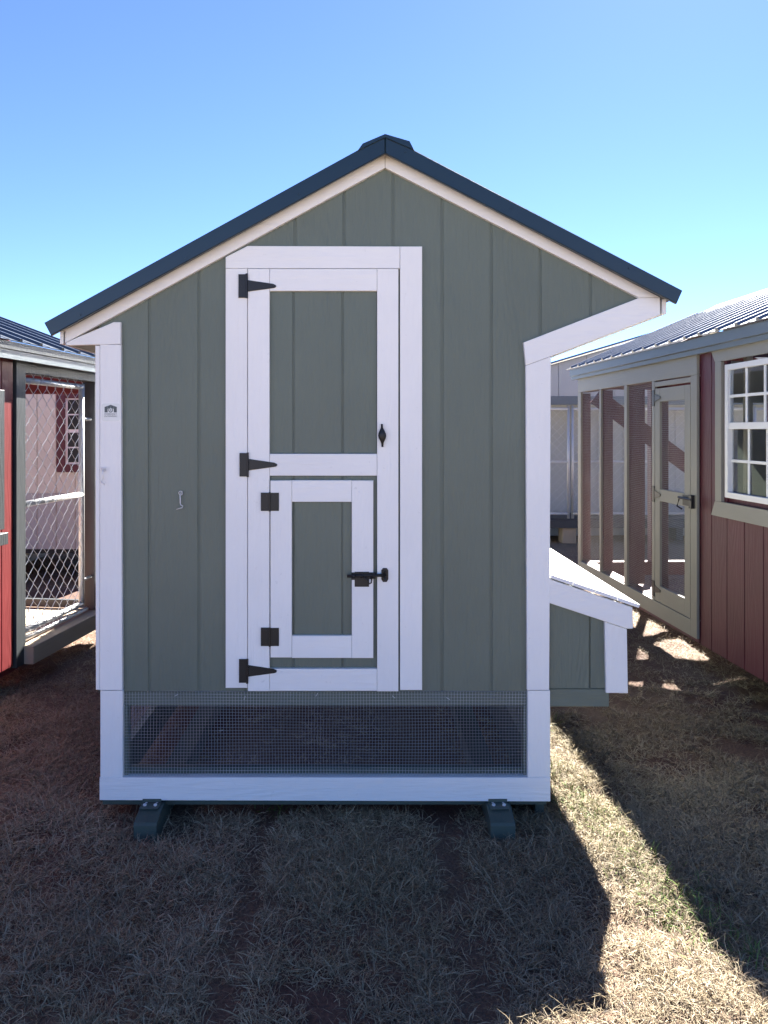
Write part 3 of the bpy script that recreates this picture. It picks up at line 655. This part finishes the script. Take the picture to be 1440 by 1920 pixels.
# enclosed part: partition with a slot, other walls
B('partition_wall', 'wood', RK, .031, W, t0-.03, t0-.01, .2, 1.64); B('partition_wall', 'wood', RK, .031, W, t0-.03, t0-.01, 1.80, zp)
B('far_wall', 'maroon', RK, W-.02, W, tN, t0-.04, .2, zp); B('near_wall', 'maroon', RK, .031, W-.021, tN, tN+.02, .2, zp)
B('stud', 'wood', RK, .031, .07, wt0-.18, wt0-.14, .2, zp)
B('floor_panel', 'dark', RK, .031, W-.021, tN+.021, t0-.031, .2, .23)
for x in (.35, 2.0): B('skid', 'maroon_h', RK, x, x+.1, tN, tF, -.03, zs-.031)
# ------------------------------------------------------------------ grey kennel behind the screened run
GK = root('dog_kennel', 'grey dog kennel with chain link panels on a dark deck behind the maroon shed', 'kennel', (4.6, 7.8, 0))
GW = 2.6
zt_ = 2.13
bw = B('back_wall', 'grey', GK, -GW, GW, .85, .87, -.02, zt_)
for k in range(13): B('siding_board', 'grey', bw, -GW+.004+k*.4, -GW+.396+k*.4, .838, .8495, .36, zt_)
B('header_beam', 'greyblue', GK, -GW, GW, 0, .09, 1.98, 2.1)
ga_ = MB().prism([(-GW, 2.101), (GW, 2.101), (GW, 2.35), (0, 3.1), (-GW, 2.35)], .02, .05).build('gable_end', 'grey', GK)
for k in range(13):
    xa, xb = -GW+k*.4+.004, -GW+k*.4+.396; tp_ = [(-GW, 2.34), (0, 3.08), (GW, 2.34)]
    poly = [(xa, 2.101), (xb, 2.101), (xb, lin(tp_, xb))] + ([(0, 3.08)] if xa < 0 < xb else []) + [(xa, lin(tp_, xa))]
    MB().prism(poly, .008, .0195).build('siding_board', 'grey', ga_)
for s_ in (-1, 1):
    for mb in roof_sheet((s_*(GW+.15), 2.31), (s_*.001, 3.13), -.12, 1.8, 2): mb.build('roof_panel', 'galv', GK)
B('deck', 'char', GK, -GW, GW, -.02, .837, .22, .33); 
for k in range(4): B('deck_board', 'char', GK, -GW+.01, GW-.01, .03+k*.195, .22+k*.195, .331, .35)
xsP = [-GW+.03, -1.62, -.3, 1.0, GW-.03]
for a, c in zip(xsP, xsP[1:]):
    for z in (.42, 1.16, 1.92): MB().tube([(a+.03, .05, z), (c-.03, .05, z)], .02, 8).build('pipe', 'pipe', GK, smooth=True)
    for x in (a+.03, c-.03): MB().tube([(x, .05, .35), (x, .05, 1.97)], .02, 8).build('pipe', 'pipe', GK, smooth=True)
    mb = MB(); chain(mb, (a+.03, .03, .40), (1, 0, 0), (0, 0, 1), c-a-.06, 1.54, .06, .0026, 3); mb.build('chain_link_mesh', 'pipe', GK, kind='stuff')
for x in (-GW+.02, GW-.11): B('corner_post', 'greyblue', GK, x, x+.09, .1, .19, .351, 1.979)
for x in (-2.3, 0, 2.2): B('skid', 'char', GK, x, x+.1, .3, .84, -.03, .219)
o = B('support_block', 'wood', None, 2.86, 3.06, 7.82, 8.05, -.02, .219, .006)
o['label'] = 'pale timber block propping up the front of the grey kennel deck'; o['category'] = 'block'
# ------------------------------------------------------------------ cream shed behind the red kennel
CS = root('garden_shed', 'cream garden shed with a maroon framed white window behind the chain link run', 'shed', (-3.9, 5.0, 0))
cw = B('front_wall', 'cream', CS, -1.8, 1.3, .012, .03, .35, 2.2)
k = 0
x = -1.8
while x < 1.29:
    B('siding_board', 'cream', cw, x+.004, min(x+.2032, 1.3)-.004, 0, .0118, .95, 2.2); B('siding_board', 'grey', cw, x+.004, min(x+.2032, 1.3)-.004, 0, .0118, .35, .945); x += .2032
wx = .93
cwin = B('window', 'vinyl', CS, wx-.2, wx+.2, -.008, -.0005, 1.25, 1.96)
for a in ((wx-.28, wx-.19, 1.17, 2.04), (wx+.19, wx+.28, 1.17, 2.04), (wx-.189, wx+.189, 1.955, 2.04), (wx-.189, wx+.189, 1.17, 1.255)): MB().box(a[0], a[1], -.025, -.0085, a[2], a[3]).build('casing', 'maroon', cwin)
for i in range(2):
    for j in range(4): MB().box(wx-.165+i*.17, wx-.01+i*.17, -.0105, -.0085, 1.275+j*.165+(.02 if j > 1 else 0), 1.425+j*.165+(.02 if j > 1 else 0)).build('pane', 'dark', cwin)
for a in ((-1.8, -1.78), (1.28, 1.3)): B('side_wall', 'cream', CS, a[0], a[1], .031, 2.4, .35, 2.2)
B('floor_frame', 'dark', CS, -1.78, 1.28, .031, 2.4, .3, .349)
for s_, e in ((-1, -1.95), (1, 1.45)):
    for mb in roof_sheet((e, 2.165), (-.25+s_*.001, 2.62), -.15, 2.5, 2): mb.build('roof_panel', 'slate', CS)
MB().prism([(-1.8, 2.201), (1.3, 2.201), (-.25, 2.6)], .005, .03).build('gable_end', 'cream', CS)
for x in (-1.5, -.3, .9): B('skid', 'wood', CS, x, x+.1, .1, 2.3, -.03, .299)
